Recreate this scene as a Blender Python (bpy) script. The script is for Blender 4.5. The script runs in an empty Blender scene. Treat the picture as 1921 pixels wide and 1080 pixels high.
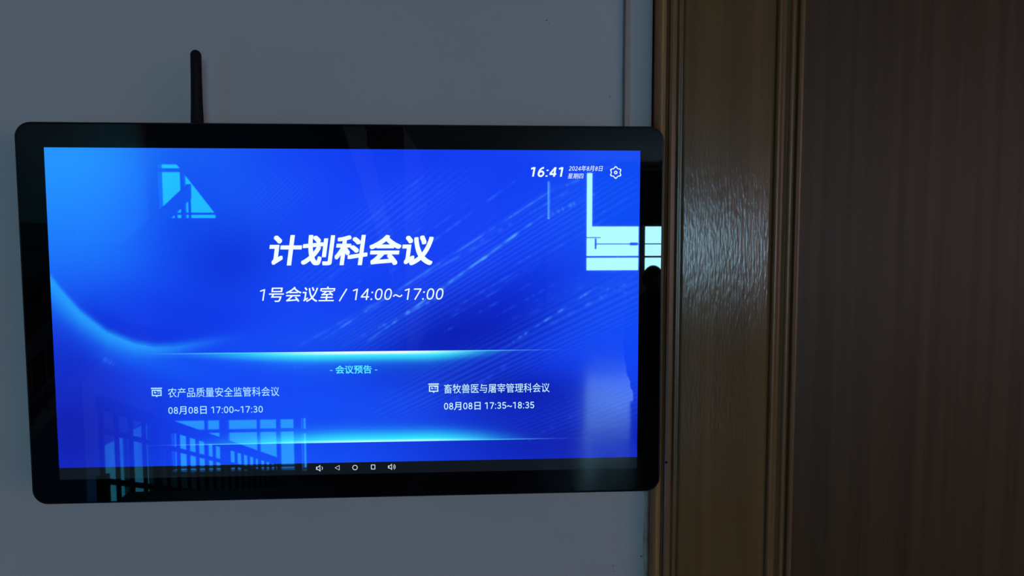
import bpy, bmesh, math, random
import numpy as np
from mathutils import Vector, Matrix

C = bpy.context.scene.collection
SC = bpy.context.scene
random.seed(7)
R = math.radians

# ------------------------------------------------------------------ camera
GL = -0.050          # plane of the display glass, the wall surface is y = 0
ZC = 1.72            # height of the centre of the picture area
W, H = 0.4766, 0.2681

def make_camera():
    a, b, c = 6.65322231e-02, -5.35990781e-02, -1.84019598e-03
    ca, sa, cb, sb, cc, sc = math.cos(a), math.sin(a), math.cos(b), math.sin(b), math.cos(c), math.sin(c)
    Rx = np.array([[1, 0, 0], [0, ca, -sa], [0, sa, ca]])
    Ry = np.array([[cb, 0, sb], [0, 1, 0], [-sb, 0, cb]])
    Rz = np.array([[cc, -sc, 0], [sc, cc, 0], [0, 0, 1]])
    M = Rz @ Rx @ Ry
    T = np.array([[1, 0, 0], [0, 0, 1], [0, -1, 0]])          # plane axes (right, down, in) to world
    rot = T @ M.T @ np.diag([1, -1, -1])
    cam = bpy.data.cameras.new('camera')
    cam.sensor_width = 36.0
    cam.lens = 1250.0 / 1921.0 * 36.0
    cam.clip_start = 0.02
    cam.clip_end = 200
    o = bpy.data.objects.new('camera', cam)
    C.objects.link(o)
    mw = Matrix([list(r) + [0] for r in rot] + [[0, 0, 0, 1]])
    mw.translation = Vector((0.10210, -0.60143, 1.77759))
    o.matrix_world = mw
    SC.camera = o

make_camera()

# ------------------------------------------------------------------ world: overcast daylight
wd = bpy.data.worlds.new('world')
SC.world = wd
wd.use_nodes = True
wn = wd.node_tree
bg = wn.nodes['Background']
bg.inputs['Color'].default_value = (0.42, 0.82, 1.0, 1)
bg.inputs['Strength'].default_value = 36.0
SC.cycles.max_bounces = 6
SC.cycles.diffuse_bounces = 3
SC.cycles.glossy_bounces = 4
SC.cycles.transparent_max_bounces = 12
SC.cycles.caustics_reflective = False
SC.cycles.caustics_refractive = False
SC.cycles.sample_clamp_indirect = 4.0
SC.view_settings.view_transform = 'Standard'
SC.view_settings.look = 'None'
SC.view_settings.gamma = 1
SC.view_settings.use_curve_mapping = False
SC.view_settings.exposure = 0.0

def portal(name, loc, rot, sx, sy):
    """Daylight portal in a window opening: adds no light, only guides the sky's."""
    l = bpy.data.lights.new(name, 'AREA')
    l.shape = 'RECTANGLE'
    l.size, l.size_y = sx, sy
    l.cycles.is_portal = True
    o = bpy.data.objects.new(name, l)
    C.objects.link(o)
    o.location = loc
    o.rotation_euler = rot
    return o

# ------------------------------------------------------------------ helpers
def lin(c):
    return tuple((v / 255 / 12.92) if v / 255 <= 0.04045 else ((v / 255 + 0.055) / 1.055) ** 2.4 for v in c)

def mat(name, col, rough=0.5, spec=0.5, metal=0.0, emit=None, estr=1.0):
    m = bpy.data.materials.new(name)
    m.use_nodes = True
    p = m.node_tree.nodes['Principled BSDF']
    p.inputs['Base Color'].default_value = (*col[:3], 1)
    p.inputs['Roughness'].default_value = rough
    p.inputs['Specular IOR Level'].default_value = spec
    p.inputs['Metallic'].default_value = metal
    if emit:
        p.inputs['Emission Color'].default_value = (*emit[:3], 1)
        p.inputs['Emission Strength'].default_value = estr
    return m

def N(m, t, **kw):
    n = m.node_tree.nodes.new(t)
    for k, v in kw.items():
        if k in n.inputs:
            n.inputs[k].default_value = v
        else:
            setattr(n, k, v)
    return n

def L(m, a, ao, b, bi):
    m.node_tree.links.new(a.outputs[ao], b.inputs[bi])

def noise_col(m, c1, c2, scale=(1, 1, 1), nscale=5.0, detail=4.0, lo=0.35, hi=0.65, bump=0.0, bscale=None, bdist=0.001):
    """object-space noise between two colours, and an optional bump"""
    p = m.node_tree.nodes['Principled BSDF']
    tc = N(m, 'ShaderNodeTexCoord')
    mp = N(m, 'ShaderNodeMapping', Scale=scale)
    L(m, tc, 'Object', mp, 'Vector')
    nz = N(m, 'ShaderNodeTexNoise', Scale=nscale, Detail=detail)
    L(m, mp, 'Vector', nz, 'Vector')
    cr = N(m, 'ShaderNodeValToRGB')
    cr.color_ramp.elements[0].position = lo
    cr.color_ramp.elements[1].position = hi
    cr.color_ramp.elements[0].color = (*c1, 1)
    cr.color_ramp.elements[1].color = (*c2, 1)
    L(m, nz, 'Fac', cr, 'Fac')
    L(m, cr, 'Color', p, 'Base Color')
    if bump:
        mp2 = N(m, 'ShaderNodeMapping', Scale=bscale or scale)
        L(m, tc, 'Object', mp2, 'Vector')
        nz2 = N(m, 'ShaderNodeTexNoise', Scale=1.0, Detail=2.0)
        L(m, mp2, 'Vector', nz2, 'Vector')
        b = N(m, 'ShaderNodeBump', Strength=bump, Distance=bdist)
        L(m, nz2, 'Fac', b, 'Height')
        L(m, b, 'Normal', p, 'Normal')
    return m

def link(name, me, m=None, parent=None, smooth=False, kind=None):
    o = bpy.data.objects.new(name, me)
    C.objects.link(o)
    if m is not None and not me.materials:
        me.materials.append(m)
    if parent is not None:
        o.parent = parent
    if smooth:
        me.polygons.foreach_set('use_smooth', [True] * len(me.polygons))
    if kind:
        o['kind'] = kind
    return o

def bm_obj(name, bm, m=None, parent=None, smooth=False, kind=None):
    bmesh.ops.recalc_face_normals(bm, faces=bm.faces)
    me = bpy.data.meshes.new(name)
    bm.to_mesh(me)
    bm.free()
    return link(name, me, m, parent, smooth, kind)

def box(bm, x0, x1, y0, y1, z0, z1):
    vs = [bm.verts.new(p) for p in ((x0, y0, z0), (x1, y0, z0), (x1, y1, z0), (x0, y1, z0),
                                    (x0, y0, z1), (x1, y0, z1), (x1, y1, z1), (x0, y1, z1))]
    for f in ((0, 3, 2, 1), (4, 5, 6, 7), (0, 1, 5, 4), (1, 2, 6, 5), (2, 3, 7, 6), (3, 0, 4, 7)):
        bm.faces.new([vs[i] for i in f])

def boxes(name, rects, m, parent=None, kind=None, bevel=0.0):
    bm = bmesh.new()
    for r in rects:
        box(bm, *r)
    if bevel:
        bmesh.ops.bevel(bm, geom=list(bm.edges), offset=bevel, segments=2, affect='EDGES', profile=0.6)
    return bm_obj(name, bm, m, parent, False, kind)

def prism_z(bm, prof, z0, z1, smooth=False):
    """closed (x, y) profile swept between two heights"""
    a = [bm.verts.new((x, y, z0)) for x, y in prof]
    b = [bm.verts.new((x, y, z1)) for x, y in prof]
    n = len(prof)
    for i in range(n):
        bm.faces.new((a[i], a[(i + 1) % n], b[(i + 1) % n], b[i]))
    bm.faces.new(a[::-1])
    bm.faces.new(b)

def tube(bm, p0, p1, r0, r1=None, seg=12):
    r1 = r0 if r1 is None else r1
    p0, p1 = Vector(p0), Vector(p1)
    q = (p1 - p0).to_track_quat('Z', 'Y').to_matrix()
    ra = [bm.verts.new(p0 + q @ Vector((r0 * math.cos(t), r0 * math.sin(t), 0))) for t in [2 * math.pi * i / seg for i in range(seg)]]
    rb = [bm.verts.new(p1 + q @ Vector((r1 * math.cos(t), r1 * math.sin(t), 0))) for t in [2 * math.pi * i / seg for i in range(seg)]]
    for i in range(seg):
        bm.faces.new((ra[i], ra[(i + 1) % seg], rb[(i + 1) % seg], rb[i]))
    bm.faces.new(ra[::-1])
    bm.faces.new(rb)

def empty(name, loc, label=None, cat=None, group=None, kind=None):
    o = bpy.data.objects.new(name, None)
    o.empty_display_size = 0.05
    C.objects.link(o)
    o.location = loc
    tag(o, label, cat, group, kind)
    return o

def tag(o, label=None, cat=None, group=None, kind=None):
    if label: o['label'] = label
    if cat: o['category'] = cat
    if group: o['group'] = group
    if kind: o['kind'] = kind
    return o

def adopt(child, parent):
    """parent while keeping the world position (parents are only translated)"""
    child.parent = parent
    child.matrix_parent_inverse = Matrix.Translation(-parent.location)
    return child

# ------------------------------------------------------------------ materials
M = {}
M['plaster'] = noise_col(mat('plaster', (0.5, 0.5, 0.5), 0.75, 0.25), (0.585, 0.565, 0.545), (0.625, 0.605, 0.585),
                         nscale=3.2, detail=5, bump=0.25, bscale=(90, 90, 90), bdist=0.0006)
M['hall_wall'] = noise_col(mat('hall_wall', (0.4, 0.4, 0.4), 0.8, 0.2), (0.30, 0.30, 0.29), (0.36, 0.36, 0.35), nscale=1.5)
M['stair_wall'] = noise_col(mat('white_distemper', (0.7, 0.7, 0.7), 0.8, 0.2), (0.72, 0.72, 0.70), (0.78, 0.78, 0.76), nscale=1.5)
M['hall_dark'] = mat('hall_dark', (0.10, 0.09, 0.08), 0.7, 0.2)
M['ceiling'] = noise_col(mat('ceiling', (0.4, 0.4, 0.4), 0.85, 0.2), (0.32, 0.32, 0.31), (0.37, 0.37, 0.36), nscale=0.8)

def wood(name, c1, c2, rough, bump, bdist, coat=0.0):
    m = mat(name, c1, rough, 0.5)
    p = m.node_tree.nodes['Principled BSDF']
    tc = N(m, 'ShaderNodeTexCoord')
    # long vertical grain
    mp = N(m, 'ShaderNodeMapping', Scale=(95, 95, 1.6))
    L(m, tc, 'Object', mp, 'Vector')
    nz = N(m, 'ShaderNodeTexNoise', Scale=1.0, Detail=3.0)
    L(m, mp, 'Vector', nz, 'Vector')
    cr = N(m, 'ShaderNodeValToRGB')
    cr.color_ramp.elements[0].position = 0.3
    cr.color_ramp.elements[1].position = 0.72
    cr.color_ramp.elements[0].color = (*c1, 1)
    cr.color_ramp.elements[1].color = (*c2, 1)
    L(m, nz, 'Fac', cr, 'Fac')
    L(m, cr, 'Color', p, 'Base Color')
    # short raised fibres under the lacquer
    mp2 = N(m, 'ShaderNodeMapping', Scale=(780, 780, 135))
    L(m, tc, 'Object', mp2, 'Vector')
    ds = N(m, 'ShaderNodeTexNoise', Scale=0.35, Detail=1.0)
    L(m, mp2, 'Vector', ds, 'Vector')
    mx = N(m, 'ShaderNodeMixRGB', Fac=0.35)
    L(m, mp2, 'Vector', mx, 'Color1')
    L(m, ds, 'Color', mx, 'Color2')
    nz2 = N(m, 'ShaderNodeTexNoise', Scale=1.0, Detail=2.5)
    nz2.inputs['Roughness'].default_value = 0.45
    L(m, mx, 'Color', nz2, 'Vector')
    b = N(m, 'ShaderNodeBump', Strength=bump, Distance=bdist)
    L(m, nz2, 'Fac', b, 'Height')
    L(m, b, 'Normal', p, 'Normal')
    p.inputs['Coat Weight'].default_value = coat
    p.inputs['Coat Roughness'].default_value = rough * 0.6
    return m

M['wood'] = wood('lacquered_wood', (0.165, 0.088, 0.032), (0.235, 0.130, 0.048), 0.16, 1.0, 0.00030)
M['wood'].node_tree.nodes['Principled BSDF'].inputs['Specular IOR Level'].default_value = 0.38
M['wood'].node_tree.nodes['Principled BSDF'].inputs['Specular Tint'].default_value = (1.0, 0.86, 0.88, 1)
M['wood_edge'] = wood('raw_edge', (0.34, 0.165, 0.055), (0.46, 0.235, 0.080), 0.5, 0.3, 0.0001)
M['wood_bead'] = wood('lacquered_moulding', (0.20, 0.100, 0.034), (0.28, 0.150, 0.052), 0.30, 0.4, 0.0002)
M['wood_leaf_shaded'] = wood('shaded_door_wood', (0.074, 0.036, 0.014), (0.118, 0.060, 0.024), 0.42, 0.5, 0.00012)  # casing wood with the shade of the recess put into its colour
M['wood_leaf_shaded'].node_tree.nodes['Principled BSDF'].inputs['Specular IOR Level'].default_value = 0.22
M['putty'] = noise_col(mat('putty', (0.5, 0.48, 0.42), 0.8, 0.2), (0.42, 0.38, 0.30), (0.62, 0.58, 0.50), nscale=60, bump=0.5, bscale=(400, 400, 200))
M['trunk'] = noise_col(mat('trunking', (0.5, 0.45, 0.4), 0.45, 0.4), (0.40, 0.345, 0.27), (0.47, 0.40, 0.32), scale=(60, 60, 4), nscale=1.0)
M['gap'] = mat('gap_shadow', (0.012, 0.009, 0.008), 0.9, 0.1)
M['black_plastic'] = noise_col(mat('black_plastic', (0.006, 0.007, 0.009), 0.42, 0.4), (0.005, 0.006, 0.008), (0.008, 0.009, 0.012), nscale=40)
M['black_matte'] = mat('black_matte', (0.006, 0.006, 0.008), 0.65, 0.2)
M['black_rim'] = noise_col(mat('black_rim', (0.002, 0.003, 0.005), 0.30, 0.35), (0.002, 0.003, 0.005), (0.003, 0.004, 0.006), nscale=60)
M['front_glass'] = noise_col(mat('front_glass', (0.0016, 0.0018, 0.0025), 0.012, 0.5), (0.0014, 0.0016, 0.0024), (0.002, 0.0022, 0.003), nscale=8)
M['steel'] = mat('steel', (0.35, 0.35, 0.36), 0.35, 0.5, 1.0)
M['iron'] = noise_col(mat('painted_iron', (0.03, 0.03, 0.035), 0.45, 0.4), (0.02, 0.02, 0.025), (0.035, 0.035, 0.04), nscale=20)
M['frame_dark'] = noise_col(mat('window_frame', (0.05, 0.06, 0.07), 0.4, 0.4), (0.14, 0.20, 0.24), (0.18, 0.25, 0.29), nscale=9)
M['frame_light'] = noise_col(mat('alloy_frame', (0.2, 0.22, 0.24), 0.4, 0.5), (0.10, 0.12, 0.14), (0.14, 0.16, 0.18), nscale=9)
M['blind'] = noise_col(mat('blind_cloth', (0.02, 0.03, 0.05), 0.9, 0.1), (0.015, 0.022, 0.035), (0.022, 0.03, 0.045), nscale=15)
M['concrete'] = noise_col(mat('terrazzo', (0.2, 0.2, 0.2), 0.5, 0.4), (0.16, 0.16, 0.16), (0.24, 0.24, 0.23), nscale=60)

def glass(name, tint, k):
    """thin pane: lets the daylight through with a tint, with a faint mirror on top"""
    m = bpy.data.materials.new(name)
    m.use_nodes = True
    nt = m.node_tree
    nt.nodes.remove(nt.nodes['Principled BSDF'])
    out = nt.nodes['Material Output']
    t = N(m, 'ShaderNodeBsdfTransparent', Color=(tint[0] * k, tint[1] * k, tint[2] * k, 1))
    g = N(m, 'ShaderNodeBsdfGlossy', Roughness=0.02)
    lw = N(m, 'ShaderNodeLayerWeight', Blend=0.5)
    pw = N(m, 'ShaderNodeMath', operation='POWER')
    pw.inputs[1].default_value = 5.0
    L(m, lw, 'Facing', pw, 0)
    fr = N(m, 'ShaderNodeMath', operation='MULTIPLY_ADD')
    fr.inputs[1].default_value = 0.9
    fr.inputs[2].default_value = 0.04
    L(m, pw, 'Value', fr, 0)
    mx = N(m, 'ShaderNodeMixShader')
    L(m, fr, 'Value', mx, 'Fac')
    L(m, t, 'BSDF', mx, 1)
    L(m, g, 'BSDF', mx, 2)
    L(m, mx, 'Shader', out, 'Surface')
    return m

M['glass_clear'] = glass('clear_pane', (0.92, 0.97, 1.0), 0.97)
M['glass_blue'] = glass('blue_pane', (0.12, 0.62, 0.70), 1.0)
M['glass_low'] = glass('mid_blue_pane', (0.17, 0.46, 0.75), 1.0)  # evenly tinted blue glass
M['glass_dim'] = glass('lit_patch_pane', (0.11, 0.25, 0.28), 1.0)
M['glass_fill'] = glass('warm_fill_pane', (0.365, 0.21, 0.204), 1.0)  # warm tint evens out the blue sky in the added windows

def tile_mat():
    m = mat('polished_tile', (0.3, 0.3, 0.3), 0.20, 0.5)
    p = m.node_tree.nodes['Principled BSDF']
    tc = N(m, 'ShaderNodeTexCoord')
    br = N(m, 'ShaderNodeTexBrick', Scale=1.0)
    p.inputs['Specular Tint'].default_value = (0.45, 0.85, 1.0, 1)
    br.offset = 0.0
    br.inputs['Brick Width'].default_value = 0.8
    br.inputs['Row Height'].default_value = 0.8
    br.inputs['Mortar Size'].default_value = 0.003
    br.inputs['Color1'].default_value = (0.09, 0.085, 0.08, 1)
    br.inputs['Color2'].default_value = (0.10, 0.095, 0.09, 1)
    br.inputs['Mortar'].default_value = (0.05, 0.05, 0.05, 1)
    L(m, tc, 'Object', br, 'Vector')
    L(m, br, 'Color', p, 'Base Color')
    return m
M['tile'] = tile_mat()

# ================================================================== the setting
# wall that carries the display: a plaster skin that stops just short of the casing
LX0, LX1, LTOP = 0.3935, 1.235, 2.20        # clear door opening between the casings
wl = boxes('wall_front', [(-5.80, 0.2605, 0.0, 0.02, 0, 3.4)], M['plaster'], kind='structure')
wcore = boxes('wall_front_core', [(-5.80, 0.385, 0.02, 0.20, 0, 5.4), (1.243, 6.0, 0.02, 0.20, 0, 5.4), (0.385, 1.243, 0.02, 0.20, 2.215, 5.4)], M['gap'], kind='structure', parent=wl)
boxes('wall_front_panel', [(1.376, 6.0, 0.0, 0.02, 0, 3.4), (0.2605, 1.376, 0.0, 0.02, 2.342, 3.4)], M['plaster'], wl, 'structure')
# tiny dark chips in the paint
def chip(x, z, r, seed, parent, y=-0.0001, m=None):
    rr = random.Random(seed)
    bm = bmesh.new()
    n = 9
    c = bm.verts.new((x, y - 0.0006, z))
    ring = [bm.verts.new((x + r * (0.6 + 0.6 * rr.random()) * math.cos(2 * math.pi * i / n), y + 0.0004, z + r * (0.5 + 0.5 * rr.random()) * math.sin(2 * math.pi * i / n))) for i in range(n)]
    for i in range(n):
        bm.faces.new((c, ring[i], ring[(i + 1) % n]))
    return bm_obj('paint_chip', bm, m or M['concrete'], parent)
for x, z, r, s in ((0.1655, 1.9745, 0.0013, 1), (0.1675, 1.9725, 0.0008, 2), (0.2225, 1.9085, 0.0010, 3), (0.2290, 1.4755, 0.0011, 4), (0.2305, 1.4700, 0.0008, 5),
                   (0.2555, 1.4840, 0.0016, 6)):
    chip(x, z, r, s, wl)

# cable duct running down behind the display
tr = boxes('trim_1', [(0.2348, 0.2398, -0.0052, 0.0, 1.80, 3.38)], M['trunk'], kind='structure', bevel=0.0009)

# ragged putty bead between plaster and casing, below the display
def putty():
    bm = bmesh.new()
    rr = random.Random(11)
    prev = None
    n = 90
    for i in range(n + 1):
        z = 0.1 + (1.60 - 0.1) * i / n
        w = 0.0018 + 0.0022 * rr.random() * (0.4 + abs(math.sin(z * 37)))
        d = 0.0010 + 0.0014 * rr.random()
        row = [bm.verts.new((0.2608 - w, 0.0002, z)), bm.verts.new((0.2600 - w * 0.4, -d, z)), bm.verts.new((0.2628, -d * 1.3, z)), bm.verts.new((0.2630, 0.004, z))]
        if prev:
            for k in range(3):
                bm.faces.new((prev[k], prev[k + 1], row[k + 1], row[k]))
        prev = row
    o = bm_obj('putty_bead', bm, M['putty'], wl, True)
    o['label'] = 'ragged cream putty bead along the plaster edge'
putty()

# ------------------------------------------------------------------ door casing (trim) and door leaf
def arc(x0, x1, y, h, n=7):
    """half-round bead between x0 and x1 standing h proud of y"""
    return [(x0 + (x1 - x0) * (0.5 - 0.5 * math.cos(math.pi * i / n)), y - h * math.sin(math.pi * i / n)) for i in range(n + 1)]

LEFT = [
    ('outer_bead', [(0.2625, 0.02)] + [(0.2625, -0.010)] + arc(0.2627, 0.2680, -0.0125, 0.0042) + [(0.2700, -0.0122), (0.2700, 0.02)]),
    ('outer_fillet', [(0.2700, 0.02), (0.2700, -0.0130), (0.2712, -0.0142), (0.2722, -0.0135), (0.2722, -0.0155), (0.2742, -0.0162), (0.2788, -0.0152), (0.2788, 0.02)]),
    ('step_bead', [(0.2788, 0.02), (0.2788, -0.0150)] + arc(0.2790, 0.2822, -0.0160, 0.0016, 5) + [(0.2838, -0.0160), (0.2842, -0.0160), (0.2842, 0.02)]),
    ('flat_board', [(0.2842, 0.02), (0.2842, -0.0172), (0.2856, -0.0180), (0.3628, -0.0180), (0.3640, -0.0172), (0.3640, 0.02)]),
    ('inner_groove', [(0.3640, 0.02), (0.3640, -0.0160), (0.3668, -0.0152), (0.3668, 0.02)]),
    ('inner_bead', [(0.3668, 0.02), (0.3668, -0.0160)] + arc(0.3670, 0.3716, -0.0170, 0.0022, 5) + [(0.3722, -0.0165), (0.3722, 0.02)]),
    ('cove_moulding', [(0.3722, 0.02), (0.3722, -0.0165), (0.3745, -0.0148), (0.3770, -0.0142), (0.3790, -0.0160)] + arc(0.3792, 0.3836, -0.0165, 0.0020, 5) + [(0.3840, -0.0150), (0.3840, 0.02)]),
    ('edge_groove', [(0.3840, 0.02), (0.3840, -0.0138), (0.3868, -0.0132), (0.3868, 0.02)]),
    ('edge_bead', [(0.3868, 0.02), (0.3868, -0.0140)] + arc(0.3872, 0.3925, -0.0150, 0.0028, 6) + [(0.3935, -0.0120), (0.3935, 0.07), (0.3868, 0.07)]),
]
casing = empty('trim_2', (0.328, 0, 0), 'glossy honey brown wooden door casing with fluted edges, right of the display', None, None, 'structure')
for nm, pr in LEFT:
    bm = bmesh.new()
    prism_z(bm, pr, 0.0, 2.34)
    adopt(bm_obj(nm, bm, {'flat_board': M['wood'], 'outer_bead': M['wood_edge']}.get(nm, M['wood_bead'])), casing)
# mirrored jamb on the hinge side, and the head across the top
cx = (LX0 + LX1) / 2
casing_r = empty('trim_3', (2 * cx - 0.328, 0, 0), 'far jamb of the door casing', None, None, 'structure')
for nm, pr in LEFT:
    bm = bmesh.new()
    prism_z(bm, [(2 * cx - x, y) for x, y in pr], 0.0, 2.34)
    adopt(bm_obj(nm, bm, {'flat_board': M['wood'], 'outer_bead': M['wood_edge']}.get(nm, M['wood_bead'])), casing_r)
head = boxes('trim_4', [(LX0, LX1, -0.0195, 0.07, 2.205, 2.34)], M['wood'], kind='structure', bevel=0.002)
tag(head, 'head board of the door casing')
# nail hole with a dark chip, low on the casing
nb = bmesh.new()
for i in range(1):
    tube(nb, (0.2738, -0.0163, 1.5790), (0.2738, -0.0158, 1.5790), 0.0011, 0.0013, 10)
adopt(tag(bm_obj('nail_hole', nb, M['gap']), 'small dark nail hole in the brown casing'), casing)

door = empty('door_1', (cx, 0.05, 0), 'brown wooden door leaf in shade-darkened colour closed inside the casing', None, None, 'structure')
adopt(boxes('leaf_panel', [(LX0 + 0.002, LX1 - 0.002, 0.022, 0.062, 0.008, 2.198)], M['wood_leaf_shaded'], bevel=0.001), door)
adopt(boxes('door_stop', [(LX0, LX1, 0.063, 0.09, 0.0, 2.205)], M['gap']), door)
hb = bmesh.new()
tube(hb, (1.17, 0.022, 1.0), (1.17, -0.035, 1.0), 0.009, 0.009, 16)
tube(hb, (1.175, -0.035, 1.0), (1.06, -0.035, 1.0), 0.009, 0.007, 16)
box(hb, 1.148, 1.192, 0.014, 0.022, 0.90, 1.08)
adopt(bm_obj('door_handle', hb, M['steel']), door)

# ------------------------------------------------------------------ the lobby around and behind the camera
SX0, SX1 = -4.40, -0.90          # stairwell, from y = -4 back to the window wall at y = -9
YS, YL, YW, YF = -4.0, -7.84, -9.0, -13.4
floor = boxes('floor', [(-5.8, 6.0, YS, 0.0, -0.25, 0.0), (SX1, 6.0, YF, YS, -0.25, 0.0)], M['tile'], kind='structure')
ceil = boxes('ceiling', [(-5.8, 6.0, YS, 0.2, 3.4, 3.55), (SX1, 6.0, YF, YS, 3.4, 3.55), (-5.8, SX1 + 0.2, YW - 0.2, YS, 5.4, 5.6)], M['ceiling'], kind='structure')
boxes('ceiling_edge', [(-5.8, SX1, YS, YS + 0.12, 3.55, 5.4), (SX1, SX1 + 0.12, YW, YS, 3.55, 5.4)], M['ceiling'], ceil, 'structure')

def wall_with_holes(name, axis, at, th, a0, a1, z0, z1, holes, m):
    """wall in the plane axis = at, running a0..a1, with rectangular holes (a, b, c, d) = along from-to, height from-to"""
    as_ = sorted({a0, a1} | {h[0] for h in holes} | {h[1] for h in holes})
    zs = sorted({z0, z1} | {h[2] for h in holes} | {h[3] for h in holes})
    rects = []
    for i in range(len(as_) - 1):
        for j in range(len(zs) - 1):
            ma, mz = (as_[i] + as_[i + 1]) / 2, (zs[j] + zs[j + 1]) / 2
            if any(h[0] < ma < h[1] and h[2] < mz < h[3] for h in holes):
                continue
            if axis == 'y':
                rects.append((as_[i], as_[i + 1], min(at, at + th), max(at, at + th), zs[j], zs[j + 1]))
            else:
                rects.append((min(at, at + th), max(at, at + th), as_[i], as_[i + 1], zs[j], zs[j + 1]))
    return boxes(name, rects, m, kind='structure')

W_UP = (-4.30, -2.50, 2.12, 2.90)
W_UPS = (-2.42, -2.34, 2.12, 2.90)
W_LO = (-4.25, -2.50, -1.48, -0.70)
W_LOS = (-2.42, -2.34, -1.48, -0.70)
wall_with_holes('wall_stair', 'y', YW, -0.20, SX0 - 0.06, SX1, -4.0, 5.4, [W_UP, W_UPS, W_LO, W_LOS], M['hall_wall'])
W_SIDE = (-8.94, -7.62, -1.72, -0.62)
wall_with_holes('wall_stair_side', 'x', SX0, -0.06, YW - 0.2, YS, -4.0, 5.4, [W_SIDE], M['stair_wall'])
wall_with_holes('wall_stair_near', 'y', YS, 0.15, SX0 - 0.2, SX1, -4.0, -0.25, [], M['hall_dark'])
wall_with_holes('wall_stair_right', 'x', SX1, 0.15, YW - 0.2, YS, -4.0, -0.25, [], M['hall_dark'])
boxes('floor_lower', [(SX0, SX1, YW, YS, -3.8, -3.6)], M['concrete'], kind='structure')
wall_with_holes('wall_corridor', 'x', SX1, -0.20, YF, YW - 0.2, 0.0, 3.4, [], M['hall_wall'])
boxes('stair_shade_panel', [(SX0, SX0 + 0.012, -7.25, YS - 0.02, -3.6, 2.0)], M['hall_dark'], kind='structure')  # added dark sheet, blackens the wall under the up flight
W_BIG = (2.41, 5.20, 1.20, 3.26)
W_SLIT = (1.600, 1.650, 2.29, 3.07)
wall_with_holes('wall_back', 'y', YF, -0.20, SX1 - 0.2, 6.0, 0.0, 3.4, [W_BIG, W_SLIT], M['hall_wall'])
W_R = (-12.4, -3.0, 0.9, 3.1)
wall_with_holes('wall_right', 'x', 6.0, 0.20, YF, 0.0, 0.0, 3.4, [W_R], M['hall_wall'])
W_L = (-3.2, -1.6, 1.0, 2.6)
wall_with_holes('wall_left', 'x', -5.8, -0.20, YS, 0.2, 0.0, 3.4, [W_L], M['hall_wall'])
wall_with_holes('wall_left_return', 'y', YS, -0.15, -5.8, SX0 - 0.2, 0.0, 3.4, [], M['hall_wall'])
# corridor-end doorway: flat slab, the dark of a recess put into its colour
boxes('door_2', [(0.55, 1.56, YF, YF + 0.05, 0.0, 3.30)], M['hall_dark'], kind='structure', bevel=0.01)

def window(name, w, y, cols, rows, m_frame, m_glass, fw=0.045, depth=0.06):
    x0, x1, z0, z1 = w
    rects = [(x0, x1, y - depth, y, z0, z0 + fw), (x0, x1, y - depth, y, z1 - fw, z1), (x0, x0 + fw, y - depth, y, z0 + fw, z1 - fw), (x1 - fw, x1, y - depth, y, z0 + fw, z1 - fw)]
    for cxx, cw in cols:
        rects.append((cxx - cw / 2, cxx + cw / 2, y - depth, y, z0 + fw, z1 - fw))
    for cz, cw, a, b in rows:
        rects.append((a, b, y - depth * 0.9, y - 0.004, cz - cw / 2, cz + cw / 2))
    f = boxes(name, rects, m_frame, kind='structure')
    boxes('pane', [(x0 + 0.01, x1 - 0.01, y - depth / 2 - 0.003, y - depth / 2 + 0.003, z0 + 0.01, z1 - 0.01)], m_glass, f)
    portal('daylight_portal', ((x0 + x1) / 2, y - depth - 0.13, (z0 + z1) / 2), (R(90), 0, 0), x1 - x0 + 0.02, z1 - z0 + 0.02)
    return f

window('window_1', W_UP, YW - 0.03, [(-3.96, 0.05), (-3.45, 0.14), (-2.95, 0.05)], [(2.80, 0.05, W_UP[0], W_UP[1]), (2.20, 0.03, W_UP[0], W_UP[1])], M['frame_dark'], M['glass_blue'], 0.02)
window('window_2', W_LO, YW - 0.03, [(-3.75, 0.03), (-3.50, 0.12), (-3.02, 0.03), (-2.74, 0.05)], [(-0.88, 0.04, W_LO[0], W_LO[1]), (-1.40, 0.03, W_LO[0], W_LO[1])], M['frame_dark'], M['glass_low'], 0.02)
window('window_3', W_LOS, YW - 0.03, [], [(-0.90, 0.06, W_LOS[0], W_LOS[1])], M['frame_dark'], M['glass_low'], 0.008)
window('window_4', W_UPS, YW - 0.03, [], [], M['frame_dark'], M['glass_blue'], 0.008)
window('window_5', W_BIG, YF - 0.03, [(3.60, 0.13), (4.70, 0.13)], [(1.765, 0.022, 2.60, 5.15), (1.495, 0.04, 2.42, 5.19), (1.90, 0.02, 2.42, 2.72)], M['frame_dark'], M['glass_clear'], 0.012)
boxes('window_latch', [(2.590, 2.625, YF - 0.02, YF + 0.01, 1.66, 1.88), (3.34, 3.50, YF - 0.025, YF, 1.735, 1.795)], M['frame_dark'], kind='structure')
window('bright_slit', W_SLIT, YF - 0.03, [], [], M['frame_light'], M['glass_low'], 0.004)  # slit opening added to make a thin bright line in the reflections
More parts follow.
